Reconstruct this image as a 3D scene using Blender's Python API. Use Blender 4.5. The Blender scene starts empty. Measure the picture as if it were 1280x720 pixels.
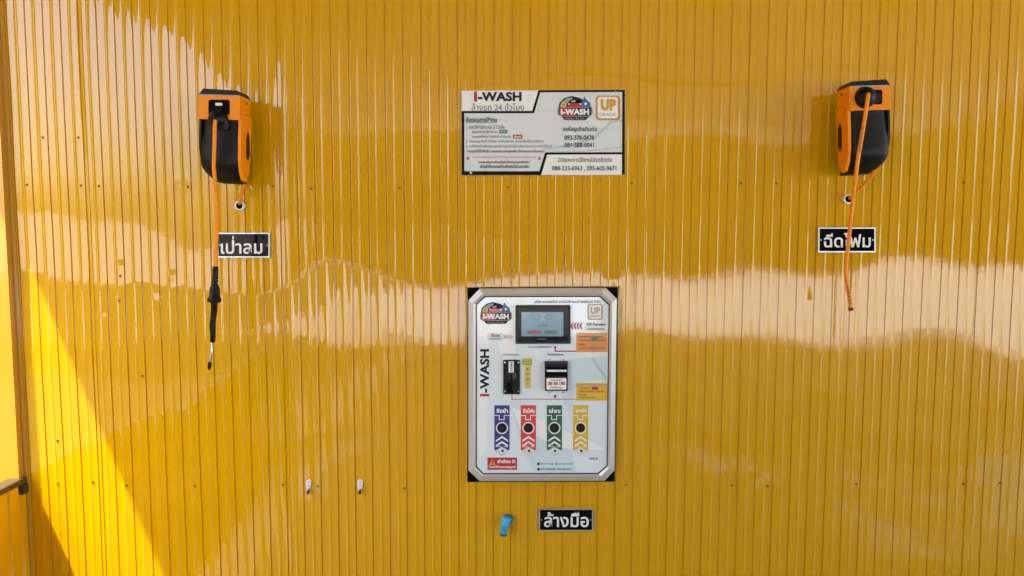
import bpy, bmesh, math, random
from mathutils import Vector, Matrix, noise
random.seed(7)
SC = bpy.context.scene
COL = SC.collection

# ------------------------------------------------------------------ camera
CAM = Vector((0.0, -2.5, 1.55))
YAW, PITCH, ROLL = -0.01570, -0.08173, 0.00215
FW = Vector((math.sin(YAW)*math.cos(PITCH), math.cos(YAW)*math.cos(PITCH), math.sin(PITCH)))
RT = Vector((math.cos(YAW), -math.sin(YAW), 0)); UP = RT.cross(FW)
R2 = RT*math.cos(ROLL) + UP*math.sin(ROLL); U2 = -RT*math.sin(ROLL) + UP*math.cos(ROLL)
cd = bpy.data.cameras.new('camera'); cam = bpy.data.objects.new('camera', cd); COL.objects.link(cam)
cd.sensor_width = 36; cd.lens = 36*924/1280; cd.clip_start = .05; cd.clip_end = 3000
m3 = Matrix((R2, U2, -FW)).transposed(); cam.matrix_world = Matrix.Translation(CAM) @ m3.to_4x4()
SC.camera = cam

# ------------------------------------------------------------------ sky and sun
SUN = Vector((-0.40, -0.245, 1.0)).normalized()          # direction towards the sun
el = math.asin(SUN.z); az = math.atan2(SUN.x, SUN.y)
W_ = bpy.data.worlds.new('World'); SC.world = W_; W_.use_nodes = True
nt = W_.node_tree; bg = nt.nodes['Background']
sky = nt.nodes.new('ShaderNodeTexSky'); sky.sky_type = 'NISHITA'; sky.sun_disc = False
sky.sun_elevation = el; sky.sun_rotation = az; sky.air_density = 1.0; sky.dust_density = 3.0; sky.ozone_density = 1.0
nt.links.new(sky.outputs[0], bg.inputs[0]); bg.inputs[1].default_value = 0.15
sd = bpy.data.lights.new('sun', 'SUN'); sd.energy = 2.0; sd.angle = math.radians(0.5); sd.color = (1, .96, .9)
so = bpy.data.objects.new('sun', sd); COL.objects.link(so)
so.rotation_euler = SUN.to_track_quat('Z', 'Y').to_euler(); so.location = (-5, -10, 12)
SC.view_settings.view_transform = 'Standard'; SC.view_settings.look = 'None'
SC.view_settings.exposure = 2.98; SC.view_settings.gamma = 1
SC.cycles.max_bounces = 8; SC.cycles.diffuse_bounces = 5; SC.cycles.glossy_bounces = 4
SC.cycles.caustics_reflective = False; SC.cycles.caustics_refractive = False

# ------------------------------------------------------------------ helpers
def W(px, py, d=0.0):
    "point of the wall-parallel plane, d metres in front of the wall, seen at this place of the photograph"
    v = FW + R2*((px-640)/924) - U2*((py-360)/924)
    t = (-d-CAM.y)/v.y
    return CAM + v*t

def mat(name, col, rough=.5, metal=0, coat=0, coat_ior=1.5, coat_rough=.03, spec=.5, bump=None, var=None, emit=None, alpha=None):
    m = bpy.data.materials.new(name); m.use_nodes = True; n = m.node_tree; b = n.nodes['Principled BSDF']
    b.inputs['Base Color'].default_value = (*col, 1); b.inputs['Roughness'].default_value = rough
    b.inputs['Metallic'].default_value = metal; b.inputs['Specular IOR Level'].default_value = spec
    b.inputs['Coat Weight'].default_value = coat; b.inputs['Coat IOR'].default_value = coat_ior
    b.inputs['Coat Roughness'].default_value = coat_rough
    tc = n.nodes.new('ShaderNodeTexCoord')
    if var:                                    # (scale, amount, stretch)
        t = n.nodes.new('ShaderNodeTexNoise'); t.inputs['Scale'].default_value = var[0]; t.inputs['Detail'].default_value = 5
        mp = n.nodes.new('ShaderNodeMapping'); mp.inputs['Scale'].default_value = var[2] if len(var) > 2 else (1, 1, 1)
        n.links.new(tc.outputs['Object'], mp.inputs[0]); n.links.new(mp.outputs[0], t.inputs[0])
        mx = n.nodes.new('ShaderNodeMix'); mx.data_type = 'RGBA'
        mx.inputs[6].default_value = (*[c*(1-var[1]) for c in col], 1); mx.inputs[7].default_value = (*[min(1, c*(1+var[1])) for c in col], 1)
        n.links.new(t.outputs[0], mx.inputs[0]); n.links.new(mx.outputs[2], b.inputs['Base Color'])
    if bump:                                   # (scale, distance, stretch)
        t = n.nodes.new('ShaderNodeTexNoise'); t.inputs['Scale'].default_value = bump[0]; t.inputs['Detail'].default_value = 3
        mp = n.nodes.new('ShaderNodeMapping'); mp.inputs['Scale'].default_value = bump[2] if len(bump) > 2 else (1, 1, 1)
        n.links.new(tc.outputs['Object'], mp.inputs[0]); n.links.new(mp.outputs[0], t.inputs[0])
        bp = n.nodes.new('ShaderNodeBump'); bp.inputs['Strength'].default_value = 1; bp.inputs['Distance'].default_value = bump[1]
        n.links.new(t.outputs[0], bp.inputs['Height']); n.links.new(bp.outputs[0], b.inputs['Normal']); n.links.new(bp.outputs[0], b.inputs['Coat Normal'])
    if emit:
        b.inputs['Emission Color'].default_value = (*emit[0], 1); b.inputs['Emission Strength'].default_value = emit[1]
    return m

M = {}
YEL = (.63, .33, .0005)
M['yellow'] = mat('yellow_paint', YEL, .35, coat=1, coat_ior=1.53, coat_rough=.02, spec=0, var=(3, .05), bump=(60, .00004))
_n = M['yellow'].node_tree; _b = _n.nodes['Principled BSDF']
_c = _n.nodes.new('ShaderNodeTexCoord'); _m = _n.nodes.new('ShaderNodeMapping'); _m.inputs['Scale'].default_value = (70, 1, 1.6)
_t = _n.nodes.new('ShaderNodeTexNoise'); _t.inputs['Scale'].default_value = 1; _t.inputs['Detail'].default_value = 6
_r = _n.nodes.new('ShaderNodeMapRange'); _r.inputs[1].default_value = .45; _r.inputs[2].default_value = .75; _r.inputs[3].default_value = .015; _r.inputs[4].default_value = .09
_n.links.new(_c.outputs['Object'], _m.inputs[0]); _n.links.new(_m.outputs[0], _t.inputs[0]); _n.links.new(_t.outputs[0], _r.inputs[0]); _n.links.new(_r.outputs[0], _b.inputs['Coat Roughness'])
M['yellow_flat'] = mat('yellow_sheet', (.56, .27, .001), .45, coat=.6, coat_ior=1.6, coat_rough=.08, var=(4, .04))
M['yellow_roof'] = mat('roof_sheet', (.38, .29, .13), .5, var=(2, .08))
M['flash'] = mat('flashing_paint', (.52, .27, .02), .35, coat=1, coat_ior=1.9, coat_rough=.05, var=(12, .08))
M['steel_dark'] = mat('dark_steel', (.06, .05, .035), .4, metal=.6, var=(20, .3))
M['cap'] = mat('cap_steel', (.07, .05, .018), .4, metal=.3, var=(20, .2))
M['screw'] = mat('screw_zinc', (.17, .10, .02), .4, metal=.5)
M['alu'] = mat('aluminium', (.62, .62, .60), .3, metal=.85, bump=(200, .00005))
M['silver'] = mat('silver_frame', (.56, .545, .52), .33, metal=.35, coat=.3, var=(6, .05))
M['gasket'] = mat('rubber_gasket', (.012, .013, .015), .6, spec=.2)
M['black'] = mat('black_plastic', (.005, .005, .006), .42, spec=.22, bump=(300, .00008))
M['black_tex'] = mat('black_drum_cover', (.006, .0055, .005), .42, spec=.2, var=(30, .2), bump=(250, .0001))
M['hole'] = mat('unlit_recess', (.002, .002, .002), .8, spec=.1)
M['gloss_black'] = mat('gloss_black_acrylic', (.003, .0035, .005), .07, spec=.12, bump=(9, .0008))
M['orange'] = mat('orange_plastic', (.88, .27, .002), .45, coat=.0, spec=.25, var=(20, .05))
M['hose'] = mat('orange_hose', (.88, .27, .003), .45, spec=.25, coat=0, var=(40, .1))
M['white'] = mat('white_plastic', (.78, .78, .76), .35)
M['paper'] = mat('print_white', (.66, .69, .71), .3, coat=.5)
M['sign_grey'] = mat('print_grey', (.66, .72, .76), .35, spec=.35, var=(9, .06))
M['sign_pale'] = mat('print_pale', (.82, .84, .86), .35, spec=.35, var=(9, .04))
M['print_black'] = mat('print_black', (.002, .0025, .004), .3, spec=.15)
M['ink'] = mat('ink_dark', (.014, .018, .028), .45, spec=.2)
M['ink_soft'] = mat('ink_grey', (.075, .085, .095), .5, spec=.2)
M['ink_light'] = mat('ink_pale_grey', (.33, .36, .37), .5)
M['ink_red'] = mat('ink_red', (.42, .02, .03), .45)
M['ink_pink'] = mat('ink_pink', (.55, .25, .27), .45)
M['ink_white'] = mat('ink_white', (.80, .80, .80), .4)
M['ink_brown'] = mat('ink_brown', (.13, .05, .03), .5)
M['gold'] = mat('gold_print', (.62, .34, .03), .35)
M['gold_edge'] = mat('gold_edge_print', (.55, .25, .05), .35)
M['pale_gold'] = mat('pale_gold_print', (.45, .33, .20), .35)
M['red'] = mat('print_red', (.45, .012, .03), .3, coat=.5)
M['tag_blue'] = mat('tag_blue', (.022, .028, .22), .3, coat=.7)
M['tag_red'] = mat('tag_red', (.62, .045, .035), .3, coat=.7)
M['tag_green'] = mat('tag_green', (.008, .11, .055), .3, coat=.7)
M['tag_yellow'] = mat('tag_yellow', (.66, .44, .03), .3, coat=.7)
M['box_orange'] = mat('box_orange_print', (.66, .24, .03), .3, coat=.5, var=(22, .3, (1, 1, .2)))
M['box_yellow'] = mat('box_yellow_print', (.70, .44, .01), .3, coat=.5)
M['pale_yellow'] = mat('pale_yellow_print', (.62, .54, .12), .35)
M['drop'] = mat('drop_blue', (.03, .13, .34), .3)
M['green'] = mat('print_green', (.02, .22, .10), .35)
M['lime'] = mat('lime_print', (.30, .36, .03), .4)
M['swoosh'] = mat('swoosh_blue', (.46, .58, .64), .3, coat=.7, coat_rough=.05)
M['swoosh2'] = mat('swoosh_deep', (.57, .70, .77), .3, coat=.7, coat_rough=.05)
M['swoosh3'] = mat('swoosh_white', (.78, .83, .86), .3, coat=.7, coat_rough=.05)
M['fascia'] = mat('fascia_print', (.68, .78, .83), .3, coat=.9, coat_ior=1.6, coat_rough=.04, var=(5, .08, (1, 1, .45)))
M['screen_edge'] = mat('bezel_grey', (.016, .018, .018), .35, spec=.25)
M['blue_pvc'] = mat('blue_pvc', (.015, .36, .66), .35, coat=.3)
M['blue_dark'] = mat('blue_pvc_cap', (.03, .11, .19), .4)
M['trim_silver'] = mat('trim_silver', (.55, .56, .55), .25, metal=.7)

def link(o, parent=None):
    COL.objects.link(o)
    if parent is not None: o.parent = parent
    return o
def thing(name, label, cat, loc, group=None):
    o = bpy.data.objects.new(name, None); o.empty_display_size = .1; COL.objects.link(o); o.location = loc
    o['label'] = label; o['category'] = cat
    if group: o['group'] = group
    return o
def tag(o, label, cat, group=None):
    o['label'] = label; o['category'] = cat
    if group: o['group'] = group
    return o
def obj(name, verts, faces, m, parent=None, smooth=False):
    off = Vector(parent['_w']) if parent is not None and '_w' in parent else (wl(parent) if parent is not None else Vector((0, 0, 0)))
    me = bpy.data.meshes.new(name); me.from_pydata([tuple(Vector(v)-off) for v in verts], [], faces)
    me.materials.append(M[m] if isinstance(m, str) else m)
    if smooth: me.polygons.foreach_set('use_smooth', [True]*len(me.polygons))
    me.update(); return link(bpy.data.objects.new(name, me), parent)
def wl(o):
    v = Vector((0, 0, 0))
    while o is not None: v += o.location; o = o.parent
    return v
def bmobj(name, bm, m, parent=None, smooth=False, bevel=0, seg=2, angle=40):
    if bevel:
        es = [e for e in bm.edges if len(e.link_faces) == 2 and e.calc_face_angle(0) > math.radians(angle)]
        bmesh.ops.bevel(bm, geom=es, offset=bevel, segments=seg, affect='EDGES', clamp_overlap=True)
    bmesh.ops.recalc_face_normals(bm, faces=bm.faces[:])
    off = wl(parent) if parent is not None else Vector((0, 0, 0))
    bmesh.ops.translate(bm, verts=bm.verts[:], vec=-off)
    me = bpy.data.meshes.new(name); bm.to_mesh(me); bm.free(); me.materials.append(M[m] if isinstance(m, str) else m)
    if smooth:
        me.polygons.foreach_set('use_smooth', [True]*len(me.polygons))
        me.set_sharp_from_angle(angle=math.radians(35))
    return link(bpy.data.objects.new(name, me), parent)
def add_box(bm, x0, x1, y0, y1, z0, z1):
    r = bmesh.ops.create_cube(bm, size=1)
    for v in r['verts']:
        v.co = Vector(((x0+x1)/2+v.co.x*(x1-x0), (y0+y1)/2+v.co.y*(y1-y0), (z0+z1)/2+v.co.z*(z1-z0)))
    return r['verts']
def box(name, x0, x1, y0, y1, z0, z1, m, parent=None, bevel=0):
    bm = bmesh.new(); add_box(bm, x0, x1, y0, y1, z0, z1); return bmobj(name, bm, m, parent, bevel=bevel)
def add_prism(bm, front, back):
    a = [bm.verts.new(p) for p in front]; b = [bm.verts.new(p) for p in back]; n = len(a)
    bm.faces.new(a); bm.faces.new(b[::-1])
    for i in range(n): bm.faces.new((a[i], b[i], b[(i+1) % n], a[(i+1) % n]))
def plate(name, pts, d0, d1, m, parent=None, bevel=0, smooth=False):
    "pixel outline on the plane d0 (front) extruded back to d1, true to its size at d0"
    f = [W(x, y, d0) for x, y in pts]; b = [Vector((p.x, -d1, p.z)) for p in f]
    bm = bmesh.new(); add_prism(bm, f, b); return bmobj(name, bm, m, parent, bevel=bevel, smooth=smooth)
def flat(name, polys, d, m, parent=None):
    "printed shape: one or more flat outlines lying on the plane d"
    vs, fs = [], []
    for pts in polys:
        s = len(vs); vs += [W(x, y, d) for x, y in pts]; fs.append(list(range(s, s+len(pts))))
    return obj(name, vs, fs, m, parent)
def rect(x0, y0, x1, y1): return [(x0, y1), (x1, y1), (x1, y0), (x0, y0)]
def circ(cx, cy, r, n=24, ry=None): return [(cx+r*math.cos(2*math.pi*i/n), cy-(ry or r)*math.sin(2*math.pi*i/n)) for i in range(n)]
def rrect(x0, y0, x1, y1, r, n=5):
    o = []
    for cx, cy, a in ((x1-r, y0+r, 0), (x0+r, y0+r, 90), (x0+r, y1-r, 180), (x1-r, y1-r, 270)):
        for i in range(n+1):
            t = math.radians(a+90*i/n); o.append((cx+r*math.cos(t), cy-r*math.sin(t)))
    return o
def ring(outer, inner, d, name, m, parent):
    n = len(outer); vs = [W(x, y, d) for x, y in outer] + [W(x, y, d) for x, y in inner]
    return obj(name, vs, [(i, (i+1) % n, n+(i+1) % n, n+i) for i in range(n)], m, parent)
def text(body, quad, d, m, parent, bold=0.0, name='lettering'):
    "lettering fitted to a pixel box (x0,y0,x1,y1) or to four corners tl,tr,br,bl"
    c = bpy.data.curves.new('t', 'FONT'); c.body = body; c.size = 1; c.offset = bold; c.space_character = 1.0+bold*.8; c.resolution_u = 3
    o = bpy.data.objects.new('t', c); me0 = bpy.data.meshes.new_from_object(o)
    vs = [v.co.copy() for v in me0.vertices]; fs = [tuple(p.vertices) for p in me0.polygons]
    bpy.data.objects.remove(o); bpy.data.curves.remove(c); bpy.data.meshes.remove(me0)
    if not vs: return None
    x0, x1 = min(v.x for v in vs), max(v.x for v in vs); y0, y1 = min(v.y for v in vs), max(v.y for v in vs)
    if len(quad) == 4 and not hasattr(quad[0], '__len__'):
        a, b, e, f = quad; quad = ((a, b), (e, b), (e, f), (a, f))
    tl, tr, br, bl = [Vector(q) for q in quad]; P = []
    for v in vs:
        u = (v.x-x0)/(x1-x0); w = (v.y-y0)/(y1-y0)
        p = (bl*(1-u)+br*u)*(1-w)+(tl*(1-u)+tr*u)*w; P.append(W(p.x, p.y, d))
    return obj(name, P, fs, m, parent)
def tube(name, pts, r, m, parent=None, n=12, taper=None, caps=True, closed_smooth=True):
    pts = [Vector(p) for p in pts]; vs, fs = [], []
    up = Vector((0, -1, 0))
    for i, p in enumerate(pts):
        t = (pts[min(i+1, len(pts)-1)]-pts[max(i-1, 0)]).normalized()
        a = t.cross(up); a = a.normalized() if a.length > .1 else t.cross(Vector((1, 0, 0))).normalized(); b = t.cross(a).normalized()
        rr = r if taper is None else taper[i]
        for k in range(n): vs.append(p+a*(rr*math.cos(2*math.pi*k/n))+b*(rr*math.sin(2*math.pi*k/n)))
    for i in range(len(pts)-1):
        for k in range(n): fs.append((i*n+k, i*n+(k+1) % n, (i+1)*n+(k+1) % n, (i+1)*n+k))
    if caps: fs.append(tuple(range(n))[::-1]); fs.append(tuple(range((len(pts)-1)*n, len(pts)*n)))
    return obj(name, vs, fs, m, parent, smooth=True)
def curve(ctrl, n=8):
    "Catmull-Rom through control points"
    c = [Vector(p) for p in ctrl]; c = [c[0]*2-c[1]]+c+[c[-1]*2-c[-2]]; out = []
    for i in range(1, len(c)-2):
        for k in range(n):
            t = k/n; out.append(.5*((2*c[i])+(c[i+1]-c[i-1])*t+(2*c[i-1]-5*c[i]+4*c[i+1]-c[i+2])*t*t+(3*c[i]-c[i-1]-3*c[i+1]+c[i+2])*t**3))
    out.append(c[-2]); return out

# ------------------------------------------------------------------ ground, canopy, surroundings
def setting(name, vs, fs, m):
    o = obj(name, vs, fs, m); o['kind'] = 'structure'; return o
M['apron'] = mat('pale_concrete', (.68, .67, .65), .8, spec=.2, var=(.6, .12), bump=(30, .002))
M['slab'] = mat('worn_concrete', (.10, .09, .07), .9, spec=.1, var=(1.5, .3), bump=(30, .003))
M['floor'] = mat('bay_concrete', (.25, .225, .17), .55, var=(1.2, .35))
M['soil'] = mat('dry_ground', (.48, .46, .42), .9, var=(.15, .2))
setting('ground', [(-400, -800, -.004), (400, -800, -.004), (400, 400, -.004), (-400, 400, -.004)], [(0, 1, 2, 3)], 'soil')
_e = [(22-i*.25, -8.0+2.7*noise.noise((i*.11, 3.3, 0))+.5*noise.noise((i*.5, 8.3, 0)), .002) for i in range(0, 97)]
setting('pavement', [(-9, -24, .002), (22, -24, .002)]+_e, [tuple(range(len(_e)+2))], 'apron')
setting('path', [(-7, -4.5, .003), (-1.78, -4.5, .003), (-1.78, .2, .003), (-7, .2, .003)], [(0, 1, 2, 3)], 'slab')
M['asphalt'] = mat('asphalt', (.045, .042, .036), .95, spec=0, var=(1, .2), bump=(60, .004))
_ro = setting('road', [(-60, -22, .004), (-3.6, -22, .004), (-4.2, -9.5, .004), (-60, -9.5, .004), (-2.0, -7.3, .004), (-60, -7.3, .004), (-1.9, -4.5, .004), (-60, -4.5, .004)], [(0, 1, 2, 3), (3, 2, 4, 5), (5, 4, 6, 7)], 'asphalt')
_n = M['floor'].node_tree; _b = _n.nodes['Principled BSDF']; _t = _n.nodes.new('ShaderNodeTexNoise'); _t.inputs['Scale'].default_value = .9
_c = _n.nodes.new('ShaderNodeTexCoord'); _n.links.new(_c.outputs['Object'], _t.inputs[0]); _r = _n.nodes.new('ShaderNodeMapRange')
_r.inputs[1].default_value = .50; _r.inputs[2].default_value = .56; _r.inputs[3].default_value = .6; _r.inputs[4].default_value = .04
_n.links.new(_t.outputs[0], _r.inputs[0]); _n.links.new(_r.outputs[0], _b.inputs['Roughness'])
_b.inputs['Specular IOR Level'].default_value = .6
setting('bay_floor', [(-2.4, -9.5, 0), (16, -9.5, 0), (16, .2, 0), (-2.4, .2, 0)], [(0, 1, 2, 3)], 'floor')

RX0, RX1, RY, RH = -2.20, 4.9, -8.6, 2.82
can = thing('canopy', 'yellow sheet canopy roof over the wash bay', 'canopy', (RX0, RY, 0))
RF = -.079                                     # the left eave runs slightly outwards
bm = bmesh.new(); rq = [(RX0-RF*.0-.0, .3), (RX1, .3), (RX1, RY), (RX0+RF*-RY, RY)]
add_prism(bm, [Vector((x, y, RH)) for x, y in rq], [Vector((x, y, RH+.03)) for x, y in rq]); bmobj('roof_sheet', bm, 'yellow_roof', can)
for i in range(4):
    y = -1.6-i*2.2; box('purlin', RX0+.03-RF*y, RX1-.02, y-.03, y+.03, RH-.022, RH-.002, 'yellow_roof', can)
box('fascia_board', RX0-RF*RY, RX1, RY-.03, RY-.003, RH-.15, RH+.12, 'yellow_roof', can)
for x in (1.2, 4.8): box('post', x-.06, x+.06, RY+.1, RY+.22, 0, RH-.004, 'steel_dark', can)

M['bld'] = mat('render_brown', (.035, .028, .018), .8, var=(.5, .15))
M['glass_dark'] = mat('dark_glass', (.02, .025, .03), .1)
b = thing('building', 'plain brown building across the yard opposite the wash bay wall', 'building', (4, -24, 0))
box('wall', -9.4, 20, -32, -24, 0, 6.5, 'bld', b); box('roof', -9.5, 20.3, -32.3, -23.7, 6.503, 6.8, 'steel_dark', b)
for i in range(6): box('window', -4+i*4, -2.2+i*4, -24.05, -23.99, 1.1, 2.6, 'glass_dark', b)
sky_block = thing('building', 'added yellow-brown shed, unseen left of the wash bay, holding back sky light', 'building', (-9.2, 1, 0))  # shed added out of view to cut the sky light from the left
box('wall', -12, -8.4, -8.5, 3, 0, 6.4, 'yellow_flat', sky_block); box('roof', -12.2, -8.2, -8.7, 3.2, 6.403, 6.55, 'steel_dark', sky_block)
for i in range(3): box('window', -8.402, -8.37, -7+i*3, -5.6+i*3, 1.1, 2.4, 'glass_dark', sky_block)
M['hedge'] = mat('hedge_leaf', (.05, .08, .025), .8, var=(3, .4))

# ------------------------------------------------------------------ corrugated wall
PX0, PP = -1.48367, 0.060097                  # rib 0 and rib spacing
SEAMS = [-5, 0, 11, 24, 37, 50, 63]           # rib numbers where sheets lap
PROF = [(-.0025, 0), (-.0023, .0038), (-.0008, .0043), (.0008, .0043), (.0023, .0038), (.0025, 0),
        (.0060, 0), (.0085, 0), (.014, .0001), (.020, .0001)] + \
       [(PP/2+s*.0012, -.0013*math.cos(math.pi/2*s/5)**2) for s in range(-5, 6)] + \
       [(.040, .0001), (.046, .0001), (.0515, 0), (.0545, 0)]
DENTS = [(228, 225, .018, -.0012), (150, 335, .02, .001), (175, 352, .02, -.001), (215, 345, .012, .0011), (130, 388, .014, .001), (197, 378, .014, -.0011),
         (180, 400, .03, .0014),  
         
          (765, 350, .014, -.0014), (500, 236, .014, -.0011), (508, 232, .012, .0009), (290, 515, .03, .0012), (240, 520, .03, -.0011),
         (390, 515, .03, .0012), (915, 600, .02, .0012), (785, 600, .02, -.0013), (930, 590, .03, .0012), (1190, 545, .05, .0016), (660, 665, .03, .001)]
DW = [(W(x, y), r*1.35, a*.75) for x, y, r, a in DENTS]
def relief(x, z, pan):
    y = .0036*noise.noise((x*1.1+3.1, z*.9, 1.7)) + .0041*noise.noise((x*3.3, z*2.3, 5.2))
    y += .00007*noise.noise((x*14, z*9, 9.1))
    return y
pan_t = {}
def pan_tilt(pan, z):
    if pan not in pan_t: pan_t[pan] = random.uniform(-.003, .003) if not 20 <= pan <= 36 else random.uniform(-.02, .012)
    return pan_t[pan]+.006*noise.noise((pan*7.3, z*1.3, .5))
Z0, Z1, DZ = 0.03, 2.80, .010
wall = thing('corrugated_wall', 'glossy yellow ribbed metal sheet wall filling the whole view', 'wall', (PX0, 0, 0))
NZ = int((Z1-Z0)/DZ)
for si in range(len(SEAMS)-1):
    k0, k1 = SEAMS[si], SEAMS[si+1]
    cols = []
    for k in range(k0, k1+1):
        for u, y in PROF:
            if k == k0 and u < .0025: continue
            if k == k1 and u > .0115: continue
            cols.append((PX0+k*PP+u, y, k*2+(1 if u > PP/2 else 0), (u-(.25 if u < PP/2 else .75)*PP)))
    if k0 < 0: cols = [c for c in cols if c[0] > W(36.5, 600).x-.006]
    end = PX0+k1*PP+.0118; cols.append((end, 0, k1*2, -.004)); cols.append((end+.0001, .0016, k1*2, -.004))
    vs = []; nc = len(cols)
    for j in range(NZ+1):
        z = Z0+(Z1-Z0)*j/NZ
        rl = {}
        for i, (x, y, pan, u) in enumerate(cols):
            yy = y+relief(x, z, pan)+ (pan_tilt(pan, z)*u if abs(y) < .0016 else 0)
            for c, r, a in DW:
                dx = x-c.x; dz = z-c.z
                if abs(dx) < 2.5*r and abs(dz) < 2.5*r: yy += a*math.exp(-(dx*dx+dz*dz)/(r*r))
            t = (x-(end-.02))/.02
            if t > 0: yy -= .0018*min(1, t)
            vs.append((x, yy, z))
    fs = [(j*nc+i, j*nc+i+1, (j+1)*nc+i+1, (j+1)*nc+i) for j in range(NZ) for i in range(nc-1)]
    sh_ = obj('sheet', vs, fs, 'yellow', wall, smooth=True); sh_.data.set_sharp_from_angle(angle=math.radians(38))
# self-drilling screws in two rows
sm = None
SCREWS = [(235, 233.5), (101.5, 232), (123.5, 232.5), (34, 231), (341, 233), (389, 236), (499, 235), (789.5, 229), (926, 229), (971, 229), (635, 234), (1204, 228), (54, 172), (98, 172), (6, 45),
          (15, 232), (22.5, 375), (72, 605), (116, 603), (158, 607), (244, 607), (353.8, 606), (397.4, 607.5), (505.5, 610.5), (782.5, 606), (915, 607), (960, 608), (1070.5, 605), (1204.5, 605), (1250, 604),
          (149, 376), (178, 470), (72, 551), (30, 590), (150, 345)]
for x, y in SCREWS:
    p = W(x, y); p.y = -.001+relief(p.x, p.z, 0)
    if sm is None:
        bm = bmesh.new()
        bmesh.ops.create_cone(bm, cap_ends=True, segments=12, radius1=.0042, radius2=.0038, depth=.0014, matrix=Matrix.Rotation(math.pi/2, 4, 'X'))
        bmesh.ops.create_cone(bm, cap_ends=True, segments=6, radius1=.0022, radius2=.0020, depth=.0036, matrix=Matrix.Translation((0, -.0022, 0)) @ Matrix.Rotation(math.pi/2, 4, 'X'))
        sm = bpy.data.meshes.new('screw'); bm.to_mesh(sm); bm.free(); sm.materials.append(M['screw'])
    o = link(bpy.data.objects.new('screw', sm), wall); o.location = p-wl(wall); o.rotation_euler = (0, random.uniform(0, 1), 0)
# corner flashing and its dark return
fx = W(36, 600).x
bm = bmesh.new(); add_box(bm, W(23.5, 595, .032).x+.002, W(36.5, 600).x, -.0085, .004, Z0, Z1); bmobj('corner_flashing', bm, 'flash', wall, bevel=.0015)

# flat sunlit sheet beyond the corner, low side wall with its cap rail
o = box('flat_panel', -3.2, W(23.5, 595, .032).x, -.032, .01, .30, Z1, 'yellow_flat')
tag(o, 'smooth sunlit yellow panel at the far left edge beyond the corner flashing', 'panel')
LX = W(36.5, 600).x-.006                       # face of the low side wall
lw = thing('low_wall', 'low shaded ribbed side wall with dark cap rail at bottom left corner', 'wall', (LX, 0, 0))
zc = W(30, 598).z
vs, n, yy = [], 0, -.012
prof = []
while yy > -2.9:
    prof += [(yy, 0), (yy-.022, 0), (yy-.026, .006), (yy-.032, .006), (yy-.036, 0)]; yy -= .058
vs = [(LX-dx, y, z) for z in (0.0, zc-.012) for y, dx in prof]; n = len(prof)
obj('sheet', vs, [(i, i+1, n+i+1, n+i) for i in range(n-1)], 'yellow', lw)
box('back_sheet', LX-.041, LX-.031, -2.9, -.012, 0, zc-.013, 'yellow_flat', lw)
box('cap_rail', LX-.046, LX+.006, -2.9, -.010, zc-.011, zc+.010, 'cap', lw, bevel=.002)
box('bracket', LX-.014, LX+.010, -.040, -.009, zc-.045, zc-.0125, 'steel_dark', lw, bevel=.001)

# ------------------------------------------------------------------ label plates
def label_plate(name, label, quad, body, tb, marks=(), bold=.017):
    x0, y0, x1, y1 = quad; D = .008
    p = W((x0+x1)/2, (y0+y1)/2, D); t = thing(name, label, 'sign', (p.x, -D, p.z), None)
    plate('frame', rect(x0, y0, x1, y1), D, .001, 'alu', t, bevel=.0008)
    flat('face', [rect(x0+1.5, y0+1.4, x1-1.5, y1-1.6)], D+.0006, 'gloss_black', t)
    text(body, tb, D+.0012, 'ink_white', t, bold=bold)
    for ch, q in marks: text(ch, q, D+.0012, 'ink_white', t, bold=bold, name='mark')
    for sx in (x0+3.2, x1-3.2): plate('rivet', circ(sx, (y0+y1)/2, .8, 8), D+.002, D, 'alu', t)
    return t
label_plate('sign_plate', 'small black Thai word plate under the left hose reel, partly behind its hose', (271.5, 291, 337, 322), 'เปาลม', (276, 300, 328, 317.3), (('่', (290.3, 295, 292.4, 299.2)),))
label_plate('sign_plate', 'small black Thai word plate under the right hose reel, crossed by orange hose', (1023, 284.5, 1094.5, 315.5), 'ฉดโฟม', (1030, 291, 1088.5, 309.4), (('ี', (1032.5, 291.6, 1041, 296)),))
label_plate('sign_plate', 'small black Thai word plate below the payment machine, right of the blue spout', (673.5, 636, 741.5, 664), 'ลางมอ', (680, 646, 736, 659), (('้', (684.3, 640.3, 691.8, 645)), ('ื', (714, 640, 724, 645.4))))

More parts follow.
